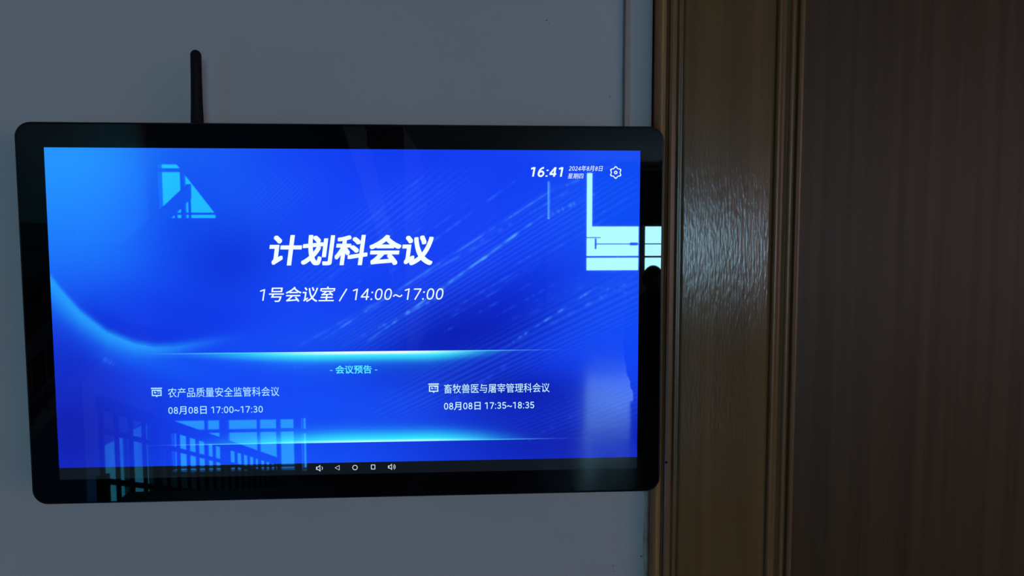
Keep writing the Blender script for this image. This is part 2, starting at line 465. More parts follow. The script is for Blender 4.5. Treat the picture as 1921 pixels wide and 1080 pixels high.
# unseen side windows, added to bring more daylight onto the front wall
def added_side_window(name, x, w, s, m_glass=None):
    y0, y1, z0, z1 = w
    xa, xb = (x, x + 0.06) if s > 0 else (x - 0.06, x)
    rects = [(xa, xb, y0, y1, z0, z0 + 0.05), (xa, xb, y0, y1, z1 - 0.05, z1), (xa, xb, y0, y0 + 0.05, z0, z1), (xa, xb, y1 - 0.05, y1, z0, z1), (xa, xb, (y0 + y1) / 2 - 0.03, (y0 + y1) / 2 + 0.03, z0, z1)]
    f = boxes(name, rects, M['frame_light'], kind='structure')
    boxes('pane', [((xa + xb) / 2 - 0.003, (xa + xb) / 2 + 0.003, y0 + 0.01, y1 - 0.01, z0 + 0.01, z1 - 0.01)], m_glass or M['glass_fill'], f)
    portal('daylight_portal', (x + s * 0.19, (y0 + y1) / 2, (z0 + z1) / 2), (R(90), 0, R(90) * s), y1 - y0 + 0.02, z1 - z0 + 0.02)
added_side_window('fill_window_right', 6.03, W_R, 1)
added_side_window('fill_window_left', -5.83, W_L, -1)
added_side_window('lit_patch_window', SX0 - 0.03, W_SIDE, -1, M['glass_dim'])  # added opening that stands for a brightly lit patch of stair wall

# roller blind pulled half way down, a little narrower than the window
bl = empty('roller_blind', (3.86, YF + 0.04, 2.15), 'dark roller blind pulled half down over the corridor window', 'blind')
bb = bmesh.new()
box(bb, 2.526, 5.22, YF + 0.02, YF + 0.024, 2.15, 3.32)
adopt(bm_obj('blind_cloth', bb, M['blind']), bl)
bb = bmesh.new()
tube(bb, (2.50, YF + 0.04, 3.33), (5.24, YF + 0.04, 3.33), 0.035, 0.035, 16)
adopt(bm_obj('blind_roller', bb, M['frame_dark']), bl)
bb = bmesh.new()
box(bb, 2.526, 5.22, YF + 0.012, YF + 0.032, 2.13, 2.155)
adopt(bm_obj('bottom_bar', bb, M['frame_dark']), bl)

# ------------------------------------------------------------------ staircase
st = empty('staircase', (-2.6, -6, 0), 'dogleg concrete staircase with dark iron balusters in front of the landing windows', 'staircase')
def flight(x0, x1, ya, za, yb, zb, n=12, th=0.17):
    """solid stepped flight from (ya, za) to (yb, zb)"""
    bm = bmesh.new()
    pts = []
    dy, dz = (yb - ya) / n, (zb - za) / n
    for i in range(n):
        if dz > 0:
            pts += [(ya + dy * i, za + dz * (i + 1)), (ya + dy * (i + 1), za + dz * (i + 1))]
        else:
            pts += [(ya + dy * i, za + dz * i), (ya + dy * (i + 1), za + dz * i)]
    lo = [(ya, za - th), (yb, zb - th)]
    poly = ([(ya, za)] if dz > 0 else []) + pts + [(yb, zb)] + lo[::-1]
    a = [bm.verts.new((x0, y, z)) for y, z in poly]
    b = [bm.verts.new((x1, y, z)) for y, z in poly]
    m_ = len(poly)
    for i in range(m_):
        try:
            bm.faces.new((a[i], a[(i + 1) % m_], b[(i + 1) % m_], b[i]))
        except ValueError:
            pass
    bm.faces.new(a[::-1])
    bm.faces.new(b)
    bmesh.ops.triangulate(bm, faces=[f for f in bm.faces if len(f.verts) > 4])
    return adopt(bm_obj('stair_flight', bm, M['concrete']), st)
flight(-2.4, SX1 - 0.02, YS - 0.01, 0.0, YL, -1.8)
flight(SX0 + 0.02, -3.4, YS - 0.01, 0.0, YL, 1.8)
flight(-2.4, SX1 - 0.02, YS - 0.01, 3.6, YL, 1.8, 12, 0.56)
flight(SX0 + 0.02, -3.4, YS - 0.01, -3.6, YL, -1.8)
for z in (-1.8, 1.8):
    adopt(boxes('landing', [(SX0 + 0.02, SX1 - 0.02, YW + 0.02, YL, z - 0.17, z)], M['tile'] if z < 0 else M['concrete']), st)

def railing(x, ya, za, yb, zb, label, rails):
    r = empty('stair_railing', (x, ya, za), label, 'railing')
    for h, w, t, nm in rails:
        bm = bmesh.new()
        vs = []
        for y, z in ((ya, za), (yb, zb)):
            vs.append([bm.verts.new((x + sx * w / 2, y, z + h + sz * t)) for sx, sz in ((-1, -0.5), (1, -0.5), (1, 0.5), (-1, 0.5))])
        for i in range(4):
            bm.faces.new((vs[0][i], vs[0][(i + 1) % 4], vs[1][(i + 1) % 4], vs[1][i]))
        bm.faces.new(vs[0][::-1]); bm.faces.new(vs[1])
        adopt(bm_obj(nm, bm, M['iron']), r)
    n = 20
    me = None
    for i in range(n + 1):
        y = ya + (yb - ya) * i / n
        z = za + (zb - za) * i / n
        if me is None:
            bm = bmesh.new()
            box(bm, -0.012, 0.012, -0.012, 0.012, 0.0, rails[0][0] - 0.02)
            o = bm_obj('baluster', bm, M['iron'])
            me = o.data
        else:
            o = bpy.data.objects.new('baluster', me)
            C.objects.link(o)
        o.location = (x, y, z)
        adopt(o, r)
    bm = bmesh.new()
    box(bm, x - 0.03, x + 0.03, ya - 0.03, ya + 0.03, za - 0.1, za + rails[-1][0] + 0.04)
    adopt(bm_obj('newel_post', bm, M['iron'], None), r)
    return r
railing(-2.43, YS - 0.06, -0.2, YL, -1.85, 'dark iron railing sloping down beside the lower stair flight',
        ((0.92, 0.05, 0.085, 'handrail'), (0.73, 0.022, 0.035, 'mid_rail'), (0.38, 0.03, 0.04, 'bottom_rail')))
railing(-3.37, YS - 0.06, 0.0, YL, 1.8, 'dark iron railing climbing beside the upper stair flight',
        ((0.62, 0.05, 0.17, 'handrail'), (0.20, 0.022, 0.05, 'mid_rail'), (0.06, 0.03, 0.03, 'bottom_rail')))
ct = empty('glow_block_counter', (2.95, -6.9, 0), 'dark counter added behind the viewer to block window glow off the floor', 'counter')  # added to cut off the window glow on the floor
cm = noise_col(mat('dark_counter', (0.02, 0.015, 0.01), 0.5, 0.3), (0.018, 0.013, 0.010), (0.03, 0.022, 0.016), scale=(2, 2, 30), nscale=1.0)
adopt(boxes('counter_body', [(1.90, 4.0, -7.15, -6.65, 0.08, 1.11)], cm, bevel=0.004), ct)
adopt(boxes('plinth', [(1.93, 3.97, -7.12, -6.68, 0.0, 0.08)], M['hall_dark']), ct)
adopt(boxes('countertop', [(1.86, 4.04, -7.2, -6.6, 1.11, 1.15)], M['iron'], bevel=0.006), ct)
# ------------------------------------------------------------------ person standing far back in the lobby
def person():
    p = empty('person', (1.58, -5.0, 0.009), 'person in dark clothes standing in the lobby far behind the viewer, arms hanging', 'person')
    skin = noise_col(mat('skin', (0.4, 0.25, 0.18), 0.5, 0.3), (0.36, 0.23, 0.17), (0.42, 0.27, 0.20), nscale=30)
    cloth = noise_col(mat('dark_jacket', (0.02, 0.02, 0.03), 0.85, 0.2), (0.015, 0.017, 0.024), (0.026, 0.028, 0.036), nscale=25)
    hairm = mat('black_hair', (0.008, 0.007, 0.006), 0.5, 0.4)
    def skinned(name, verts, edges, radii, m, parent, sub=2, root=0):
        me = bpy.data.meshes.new(name)
        me.from_pydata(verts, edges, [])
        o = bpy.data.objects.new(name, me)
        C.objects.link(o)
        o.modifiers.new('skin', 'SKIN')
        if not me.skin_vertices:
            bpy.context.view_layer.objects.active = o
        for i, r in enumerate(radii):
            sv = me.skin_vertices[0].data[i]
            sv.radius = r if isinstance(r, tuple) else (r, r)
            sv.use_root = (i == root)
        s = o.modifiers.new('sub', 'SUBSURF')
        s.levels = s.render_levels = sub
        dg = bpy.context.evaluated_depsgraph_get()
        nm = bpy.data.meshes.new_from_object(o.evaluated_get(dg))
        bpy.data.objects.remove(o)
        nm.materials.clear()
        nm.materials.append(m)
        return link(name, nm, m, parent, True)
    V = [(0, 0, 0.88), (0, 0.01, 1.02), (0, 0, 1.18), (0, -0.01, 1.29), (0, 0, 1.35), (0, 0.01, 1.40), (0, 0.02, 1.47), (0, 0.015, 1.53)]
    Ed = [(i, i + 1) for i in range(7)]
    Rr = [(0.145, 0.10), (0.125, 0.09), (0.15, 0.10), (0.13, 0.085), (0.055, 0.055), (0.055, 0.06), (0.072, 0.088), (0.055, 0.07)]
    for s in (-1, 1):
        b = len(V)
        V += [(s * 0.165, 0, 1.27), (s * 0.205, -0.01, 1.02), (s * 0.215, 0.03, 0.80), (s * 0.213, 0.045, 0.745)]
        Rr += [0.052, 0.042, 0.029, (0.036, 0.022)]
        Ed += [(3, b), (b, b + 1), (b + 1, b + 2), (b + 2, b + 3)]
        b = len(V)
        V += [(s * 0.085, 0, 0.80), (s * 0.095, 0.01, 0.45), (s * 0.10, -0.02, 0.09), (s * 0.11, 0.10, 0.035)]
        Rr += [0.085, 0.056, 0.04, (0.04, 0.03)]
        Ed += [(0, b), (b, b + 1), (b + 1, b + 2), (b + 2, b + 3)]
    skinned('body', V, Ed, Rr, cloth, p)
    # face, ears and hair over the head
    bm = bmesh.new()
    bmesh.ops.create_uvsphere(bm, u_segments=24, v_segments=18, radius=1.0)
    for v in bm.verts:
        x, y, z = v.co
        k = 1 - 0.22 * max(0, -z)
        v.co = (x * 0.076 * k, y * 0.092 * (1 - 0.1 * max(0, -z)) + 0.022, z * 0.108 + 1.462)
        if y > 0.8 and abs(x) < 0.22 and -0.35 < z < 0.1:
            v.co.y += 0.018
    bm_obj('head', bm, skin, p, True)
    for s in (-1, 1):
        bm = bmesh.new()
        bmesh.ops.create_uvsphere(bm, u_segments=10, v_segments=8, radius=0.011)
        bmesh.ops.translate(bm, verts=bm.verts, vec=(s * 0.029, 0.103, 1.470))
        bm_obj('eye', bm, mat('eye', (0.25, 0.22, 0.2), 0.2), p, True)
        bm = bmesh.new()
        bmesh.ops.create_uvsphere(bm, u_segments=10, v_segments=8, radius=1.0)
        for v in bm.verts:
            v.co = (v.co.x * 0.010 + s * 0.077, v.co.y * 0.018 + 0.015, v.co.z * 0.03 + 1.455)
        bm_obj('ear', bm, skin, p, True)
    bm = bmesh.new()
    bmesh.ops.create_uvsphere(bm, u_segments=10, v_segments=8, radius=1.0)
    for v in bm.verts:
        v.co = (v.co.x * 0.024, v.co.y * 0.006 + 0.104, v.co.z * 0.006 + 1.412)
    bm_obj('mouth', bm, mat('lips', (0.28, 0.10, 0.09), 0.5), p, True)
    bm = bmesh.new()
    bmesh.ops.create_uvsphere(bm, u_segments=28, v_segments=20, radius=1.0)
    kill = []
    for v in bm.verts:
        x, y, z = v.co
        v.co = (x * 0.088, y * 0.104 + 0.006, z * 0.116 + 1.470)
        if z < -0.55 or (y > 0.45 and z < 0.42):
            kill.append(v)
    bmesh.ops.delete(bm, geom=kill, context='VERTS')
    bm_obj('hair', bm, hairm, p, True)
    for s in (-1, 1):
        base = Vector((s * 0.213, 0.045, 0.745))
        V = [base + Vector((0, 0, 0.02)), base + Vector((0, 0.005, -0.045))]
        Ed = [(0, 1)]
        Rr = [(0.018, 0.028), (0.014, 0.036)]
        for k, (dy, ln) in enumerate(((0.030, 0.062), (0.011, 0.072), (-0.009, 0.067), (-0.028, 0.052))):
            b = len(V)
            q = base + Vector((0, dy, -0.055))
            V += [q, q + Vector((-s * 0.006, 0.004, -ln * 0.5)), q + Vector((-s * 0.022, 0.008, -ln * 0.95))]
            Rr += [0.0095, 0.0085, 0.0070]
            Ed += [(1, b), (b, b + 1), (b + 1, b + 2)]
        b = len(V)
        V += [base + Vector((-s * 0.004, 0.035, -0.015)), base + Vector((-s * 0.012, 0.055, -0.045)), base + Vector((-s * 0.016, 0.058, -0.075))]
        Rr += [0.012, 0.0105, 0.008]
        Ed += [(0, b), (b, b + 1), (b + 1, b + 2)]
        skinned('hand', [tuple(v) for v in V], Ed, Rr, skin, p, 1)
person()

# ================================================================== the wall display
disp = empty('meeting_display', (0, 0, ZC), 'black-framed wall display showing a bright blue meeting schedule', 'display')
def D(o, parent=None):
    """geometry below is written in display coordinates: x right, y out of the wall, z up from the picture centre"""
    o.parent = parent or disp
    return o

BL_, BR_, BT_, BB_ = 0.02273, 0.02046, 0.02022, 0.02082
def rrect(x0, x1, z0, z1, r, n=10):
    pts = []
    for cxx, czz, a0 in ((x1 - r, z1 - r, 0), (x0 + r, z1 - r, 90), (x0 + r, z0 + r, 180), (x1 - r, z0 + r, 270)):
        for i in range(n + 1):
            t = R(a0 + 90 * i / n)
            pts.append((cxx + r * math.cos(t), czz + r * math.sin(t)))
    return pts
def loft(rings, cap0=True, cap1=True):
    bm = bmesh.new()
    vv = [[bm.verts.new((x, y, z)) for x, z in pts] for y, pts in rings]
    n = len(vv[0])
    for a, b in zip(vv[:-1], vv[1:]):
        for i in range(n):
            bm.faces.new((a[i], a[(i + 1) % n], b[(i + 1) % n], b[i]))
    if cap0: bm.faces.new(vv[0])
    if cap1: bm.faces.new(vv[-1][::-1])
    return bm
X0, X1, Z0, Z1 = -W / 2 - BL_, W / 2 + BR_, -H / 2 - BB_, H / 2 + BT_
def ins(d, r):
    return rrect(X0 + d, X1 - d, Z0 + d, Z1 - d, max(r - d, 0.002))
RC = 0.0125
# rounded black rim around the glass
D(bm_obj('rim', loft([(GL + 0.0010, ins(0.0021, RC)), (GL + 0.0002, ins(0.0017, RC)), (GL + 0.0003, ins(0.0006, RC)), (GL + 0.0016, ins(0.0, RC)), (GL + 0.009, ins(0.0, RC)),
                      (GL + 0.012, ins(0.0015, RC)), (GL + 0.012, ins(0.004, RC))], True, True), M['black_rim'], None, False))
D(bm_obj('front_glass', loft([(GL + 0.00035, ins(0.0019, RC)), (GL + 0.0009, ins(0.0019, RC))]), M['front_glass']))
D(bm_obj('rear_housing', loft([(GL + 0.0121, ins(0.018, 0.02)), (GL + 0.030, ins(0.026, 0.03)), (GL + 0.0345, ins(0.034, 0.034))]), M['black_plastic']))
br = D(boxes('wall_bracket', [(-0.06, 0.06, GL + 0.0345, -0.003, -0.06, 0.06), (-0.10, 0.10, -0.0035, -0.0005, -0.10, 0.10)], M['steel']))

# antenna behind the top edge
def lathe_z(bm, prof, cx_, cy_, seg=20, lean=0.0):
    rings = []
    for r, z in prof:
        rings.append([bm.verts.new((cx_ + lean * (z - prof[0][1]) + r * math.cos(2 * math.pi * i / seg), cy_ + r * math.sin(2 * math.pi * i / seg), z)) for i in range(seg)])
    for a, b in zip(rings[:-1], rings[1:]):
        for i in range(seg):
            bm.faces.new((a[i], a[(i + 1) % seg], b[(i + 1) % seg], b[i]))
    bm.faces.new(rings[0][::-1])
    bm.faces.new(rings[-1])
bm = bmesh.new()
zt = 1.9365 - ZC
prof = [(0.0050, 0.115), (0.0052, 0.145), (0.0050, 0.160), (0.00455, 0.175), (0.0043, 0.195), (0.0042, zt - 0.004)]
prof += [(0.0042 * math.cos(t), zt - 0.0042 + 0.0042 * math.sin(t)) for t in [R(a) for a in (15, 35, 55, 72, 84)]]
lathe_z(bm, prof, -0.1279, -0.030, 24, 0.012)
ant = D(bm_obj('antenna', bm, M['black_matte'], None, True))
bm = bmesh.new()
tube(bm, (-0.1279, -0.031, 0.112), (-0.1279, -0.0225, 0.112), 0.0058, 0.0058, 20)
D(bm_obj('antenna_hinge', bm, M['black_plastic'], None), ant)

# ------------------------------------------------------------------ picture area: each cell carries the colour the panel gives off
def wallpaper():
    us = np.linspace(0, 1, 561)
    vs = np.linspace(0, 1, 317)
    extra = []
    for c in (0.3800, 0.3815, 0.3825, 0.3835, 0.3841, 0.3845, 0.3847, 0.3855, 0.0990, 0.0999, 0.1001, 0.1005, 0.1012, 0.1020, 0.103, 0.0365, 0.0367):
        extra += [c]
    vs = np.unique(np.round(np.concatenate([vs, np.array(extra)]), 5))
    U, V_ = np.meshgrid(us, vs)
    A = W / H
    X, Y = U * A, V_                              # square units, y up
    col = np.zeros(U.shape + (3,)) + np.array([18, 62, 242.])
    def g(u, v, su, sv, ang=0):
        dx, dy = X - u * A, Y - v
        c, s = math.cos(R(ang)), math.sin(R(ang))
        a, b = dx * c + dy * s, -dx * s + dy * c
        return np.exp(-0.5 * ((a / su) ** 2 + (b / sv) ** 2))
    def mixc(k, c):
        nonlocal col
        k = np.clip(k, 0, 1)[..., None]
        col = col * (1 - k) + np.array(c, float) * k
    sm = lambda a, b, x: np.clip((x - a) / (b - a), 0, 1) ** 2 * (3 - 2 * np.clip((x - a) / (b - a), 0, 1))
    # broad patches
    mixc(0.9 * g(0.02, 0.95, 0.36, 0.24), (38, 160, 255))
    mixc(0.55 * g(0.05, 0.75, 0.25, 0.12), (30, 130, 255))
    mixc(0.55 * g(0.22, 0.80, 0.10, 0.18), (10, 55, 235))
    mixc(0.75 * g(0.30, 0.655, 0.11, 0.085, 20), (8, 36, 190))
    mixc(0.45 * g(0.24, 0.50, 0.20, 0.05, -10), (8, 40, 215))
    mixc(0.4 * g(0.36, 0.60, 0.30, 0.14), (20, 75, 250))
    mixc(0.6 * g(0.60, 0.85, 0.30, 0.2), (22, 66, 248))
    mixc(0.35 * g(0.62, 0.98, 0.3, 0.06), (10, 50, 230))
    mixc(0.9 * g(0.70, 0.44, 0.24, 0.085, 12), (7, 22, 160))
    mixc(0.5 * g(0.78, 0.55, 0.2, 0.06, 30), (12, 38, 205))
    mixc(0.9 * g(0.78, 0.25, 0.26, 0.075, -8), (10, 24, 162))
    mixc(0.9 * g(0.86, 0.10, 0.36, 0.085), (14, 27, 166))
    mixc(0.6 * g(0.96, 0.80, 0.16, 0.25), (8, 86, 246))
    mixc(0.5 * g(0.98, 0.42, 0.16, 0.12), (14, 78, 250))
    mixc(0.95 * g(0.03, 0.15, 0.17, 0.17), (18, 30, 170))
    mixc(0.5 * g(0.02, 0.33, 0.08, 0.1), (20, 40, 190))
    mixc(0.6 * g(0.47, 0.20, 0.30, 0.10), (24, 88, 252))
    mixc(0.5 * g(0.40, 0.045, 0.26, 0.03), (22, 96, 250))
    mixc(0.35 * g(0.34, 0.29, 0.30, 0.05), (20, 80, 250))
    mixc(0.45 * g(0.42, 0.43, 0.22, 0.05, 8), (24, 92, 250))
    mixc(0.6 * g(0.16, 0.36, 0.12, 0.03, -14), (18, 100, 248))
    # sweeping light curve on the left
    cu = [0.0, 0.02, 0.0458, 0.0881, 0.1313, 0.1663, 0.20, 0.2465, 0.32]
    cv = [0.615, 0.566, 0.510, 0.4500, 0.4160, 0.4030, 0.4045, 0.4170, 0.437]
    cy = np.interp(U, cu, cv)
    d = (cy - Y)
    fade = sm(0.34, 0.12, U)
    cy_w = np.interp(U, [0, 0.05, 0.17, 0.3], [0.060, 0.042, 0.020, 0.012])
    band = np.where(d > 0, np.exp(-0.5 * (d / cy_w) ** 2), np.exp(-0.5 * (d / 0.009) ** 2))
    mixc(0.9 * band * fade, (38, 162, 255))
    mixc(0.35 * np.where(d < 0, np.exp(-0.5 * ((d + 0.03) / 0.03) ** 2), 0) * fade * sm(0.03, 0.1, U), (6, 34, 200))
    # fan of fine diagonal streaks in the right half
    # direction seen from far lower left vanishing spot
    ox, oy = -0.55 * A, -0.75
    th = np.arctan2(Y - oy, X - ox)
    rad = np.hypot(X - ox, Y - oy)
    reg = sm(0.36, 0.60, U + 0.3 * (V_ - 0.4)) * sm(0.02, 0.25, V_) * sm(1.02, 0.8, V_)
    fine = 0.5 + 0.5 * np.sin(th * 1150 + 3.0 * np.sin(th * 90))
    k_f = 0.24 * reg * fine * (0.5 + 0.5 * np.sin(th * 57 + 1.3))
    mixc(k_f, (64, 120, 255))
    rr = np.random.RandomState(5)
    def streak(u0, v0, u1, v1, w, s, dots, c=(70, 140, 255)):
        nonlocal col
        ax, ay, bx, by = u0 * A, v0, u1 * A, v1
        ln = math.hypot(bx - ax, by - ay)
        tx, ty = (bx - ax) / ln, (by - ay) / ln
        t = ((X - ax) * tx + (Y - ay) * ty) / ln
        e = np.abs(-(X - ax) * ty + (Y - ay) * tx)
        prof = np.exp(-0.5 * (e / w) ** 2) * sm(-0.02, 0.12, t) * sm(1.02, 0.85, t)
        m = np.zeros_like(t)
        for _ in range(int(dots * 1.7)):
            c0, wd_ = rr.rand(), 0.004 + 0.020 * rr.rand()
            m += (0.4 + 0.6 * rr.rand()) * np.exp(-0.5 * ((t - c0) / wd_) ** 2)
        mixc(s * prof * (0.14 + 1.2 * np.clip(m, 0, 1.2)), c)
    streak(0.444, 0.417, 0.8686, 0.905, 0.0024, 0.45, 22)
    streak(0.517, 0.404, 0.840, 0.815, 0.0026, 0.50, 18, (80, 165, 255))
    streak(0.60, 0.50, 0.80, 0.765, 0.0026, 0.50, 5, (90, 175, 255))
    streak(0.766, 0.396, 0.93, 0.585, 0.0026, 0.45, 14, (80, 150, 255))
    streak(0.40, 0.395, 0.75, 0.74, 0.0030, 0.28, 14)
    streak(0.56, 0.62, 0.80, 0.93, 0.0026, 0.25, 10)
    streak(0.84, 0.80, 0.93, 0.875, 0.0040, 0.50, 5, (80, 165, 255))
    streak(0.86, 0.885, 0.99, 0.985, 0.0030, 0.30, 8)
    streak(0.48, 0.40, 0.66, 0.56, 0.0032, 0.35, 10)
    streak(0.65, 0.20, 0.80, 0.375, 0.0050, 0.30, 8, (50, 90, 250))
    streak(0.84, 0.46, 0.99, 0.60, 0.0036, 0.28, 10)
    streak(0.70, 0.70, 0.90, 0.90, 0.0030, 0.22, 10)
    streak(0.93, 0.575, 0.985, 0.56, 0.0030, 0.35, 3, (90, 160, 255))
    streak(0.070, 0.385, 0.100, 0.348, 0.0060, 0.55, 3, (60, 140, 255))
    streak(0.36, 0.335, 0.44, 0.345, 0.0040, 0.30, 4, (50, 120, 255))
    streak(0.80, 0.09, 0.90, 0.19, 0.0040, 0.20, 5, (50, 90, 250))
    for k in range(16):
        u0 = 0.38 + 0.5 * rr.rand(); v0 = 0.39 + 0.22 * rr.rand(); ln_ = 0.12 + 0.22 * rr.rand()
        sl = (v0 + 0.75) / ((u0 + 0.55) * A) * A
        streak(u0, v0, min(u0 + ln_, 0.99), min(v0 + sl * (min(u0 + ln_, 0.99) - u0), 0.99), 0.0024, 0.22, 7, (60, 120, 255))
    # upper light bar: crisp top edge, glow falls below
    e1 = 0.3846
    a1 = sm(0.15, 0.45, U) * sm(0.80, 0.62, U)
    d = e1 - Y
    thin = sm(0.13, 0.30, U) * sm(0.90, 0.70, U)
    mixc(0.95 * (d > 0) * thin * np.exp(-(np.clip(d, 0, 1) / 0.0028) ** 2), (120, 215, 255))
    wid = 0.013 + 0.017 * a1
    mixc(0.5 * (d > 0) * a1 * np.exp(-(np.clip(d, 0, 1) / (wid * 1.8)) ** 2), (40, 170, 255))
    mixc((d > 0) * a1 * np.exp(-(np.clip(d, 0, 1) / (wid * 0.95)) ** 3), (58, 238, 255))
    wc = sm(0.30, 0.50, U) * sm(0.74, 0.58, U)
    mixc((d > 0) * wc * np.exp(-(np.clip(d, 0, 1) / 0.0095) ** 4), (236, 255, 255))
    # lower light bar: crisp bottom edge, glow rises above
    e2 = 0.1000
    a2 = sm(0.18, 0.50, U) * sm(0.84, 0.62, U)
    d = Y - e2
    thin = sm(0.13, 0.30, U) * sm(0.92, 0.72, U)
    mixc(0.95 * (d > 0) * thin * np.exp(-(np.clip(d, 0, 1) / 0.0026) ** 2), (120, 215, 255))
    mixc(0.5 * (d > 0) * a2 * np.exp(-(np.clip(d, 0, 1) / (0.045)) ** 2), (32, 140, 255))
    mixc((d > 0) * a2 * np.exp(-(np.clip(d, 0, 1) / (0.017 + 0.016 * a2)) ** 2), (50, 236, 255))
    wc = sm(0.30, 0.50, U) * sm(0.76, 0.60, U)
    mixc(0.9 * (d > 0) * wc * np.exp(-(np.clip(d, 0, 1) / 0.007) ** 4), (190, 255, 255))
    # system bar at the very bottom
    nb = (Y < 0.0366)
    col[nb] = (15, 21, 28)
    # to linear
    c = np.clip(col, 0, 255) / 255.0
    c = np.where(c <= 0.04045, c / 12.92, ((c + 0.055) / 1.055) ** 2.4)
    nx, ny = len(us), len(vs)
    co = np.stack([(U - 0.5) * W, np.full(U.shape, GL), (V_ - 0.5) * H], -1).reshape(-1, 3)
    me = bpy.data.meshes.new('screen_panel')
    nf = (nx - 1) * (ny - 1)
    me.vertices.add(nx * ny)
    me.vertices.foreach_set('co', co.ravel())
    i = (np.arange(ny - 1)[:, None] * nx + np.arange(nx - 1)[None, :]).ravel()
    q = np.stack([i, i + 1, i + nx + 1, i + nx], -1)
    me.loops.add(nf * 4)
    me.loops.foreach_set('vertex_index', q.ravel())
    me.polygons.add(nf)
    me.polygons.foreach_set('loop_start', np.arange(nf) * 4)
    me.update(calc_edges=True)
    at = me.color_attributes.new('picture', 'FLOAT_COLOR', 'POINT')
    rgba = np.concatenate([c.reshape(-1, 3), np.ones((nx * ny, 1))], 1)
    at.data.foreach_set('color', rgba.ravel())
    m = mat('lit_screen', (0.001, 0.001, 0.0015), 0.016, 0.5)
    p = m.node_tree.nodes['Principled BSDF']
    an = N(m, 'ShaderNodeAttribute')
    an.attribute_name = 'picture'
    L(m, an, 'Color', p, 'Emission Color')
    p.inputs['Emission Strength'].default_value = 1.0
    return D(link('screen_panel', me, m))
screen = wallpaper()
tag(screen, 'bright blue picture with light bars and diagonal streaks')

def uv(u, v):
    return ((u - 0.5) * W, (v - 0.5) * H)

def ink(name, c, s=1.0):
    return mat(name, (0.001, 0.001, 0.001), 0.02, 0.5, emit=lin(c), estr=s)
INK = {'white': ink('white_ink', (240, 255, 255)), 'soft': ink('soft_white_ink', (205, 248, 255)), 'cyan': ink('cyan_ink', (88, 236, 255)),
       'grey': ink('grey_ink', (205, 215, 225)), 'pale': ink('pale_ink', (180, 240, 255))}
YT = GL - 0.00012

_glyphs = {}
def han(ch):
    """outline of one ideograph as (points, faces), one unit = one em"""
    if ch not in _glyphs:
        c = bpy.data.curves.new('glyph', 'FONT')
        c.body = ch
        c.resolution_u = 5
        o = bpy.data.objects.new('glyph', c)
        C.objects.link(o)
        bpy.context.view_layer.update()
        me = bpy.data.meshes.new_from_object(o.evaluated_get(bpy.context.evaluated_depsgraph_get()))
        bpy.data.objects.remove(o)
        _glyphs[ch] = (np.array([tuple(v.co)[:2] for v in me.vertices]), [tuple(p.vertices) for p in me.polygons])
        bpy.data.meshes.remove(me)
    return _glyphs[ch]

def arc_pts(cx_, cy_, rx, ry, a0, a1, n=22, e=1.0):
    out = []
    for i in range(n + 1):
        t = R(a0 + (a1 - a0) * i / n)
        c_, s_ = math.cos(t), math.sin(t)
        out.append((cx_ + rx * math.copysign(abs(c_) ** e, c_), cy_ + ry * math.copysign(abs(s_) ** e, s_)))
    return out
# centre lines of the digits and signs: (advance, [strokes])
STROKES = {
    '0': (0.56, [arc_pts(.28, .355, .180, .315, 90, 450, 36, 0.86)]),
    '1': (0.56, [[(.075, .585), (.30, .672), (.30, .672)], [(.315, 0), (.315, .71)]]),
    '2': (0.56, [arc_pts(.27, .505, .170, .165, 165, -28) + [(.09, .045)], [(.05, .042), (.50, .042)]]),
    '3': (0.56, [arc_pts(.265, .520, .160, .150, 155, -85), arc_pts(.265, .200, .180, .162, 88, -158), [(.19, .368), (.28, .368)]]),
    '4': (0.56, [[(.395, 0), (.395, .71)], [(.385, .69), (.070, .215)], [(.040, .195), (.53, .195)]]),
    '5': (0.56, [[(.46, .668), (.14, .668)], [(.150, .69), (.118, .345)], arc_pts(.265, .225, .185, .185, 140, -152)]),
    '6': (0.56, [arc_pts(.28, .215, .178, .178, 90, 450, 30), [(.42, .668), (.30, .645), (.19, .56), (.125, .43), (.102, .30), (.102, .215)]]),
    '7': (0.56, [[(.05, .668), (.50, .668)], [(.475, .668), (.20, 0)]]),
    '8': (0.56, [arc_pts(.28, .525, .150, .148, 90, 450, 28), arc_pts(.28, .195, .175, .160, 90, 450, 28)]),
    ':': (0.25, [[(.125, .0), (.125, .095)], [(.125, .43), (.125, .525)]]),
    '~': (0.62, [[(.06, .20), (.09, .27), (.16, .315), (.23, .30), (.31, .255), (.39, .215), (.46, .205), (.52, .245), (.56, .32)]]),
    '/': (0.44, [[(.04, -.06), (.38, .71)]]),
    '-': (0.36, [[(.04, .29), (.32, .29)]]),
    ' ': (0.25, []),
}

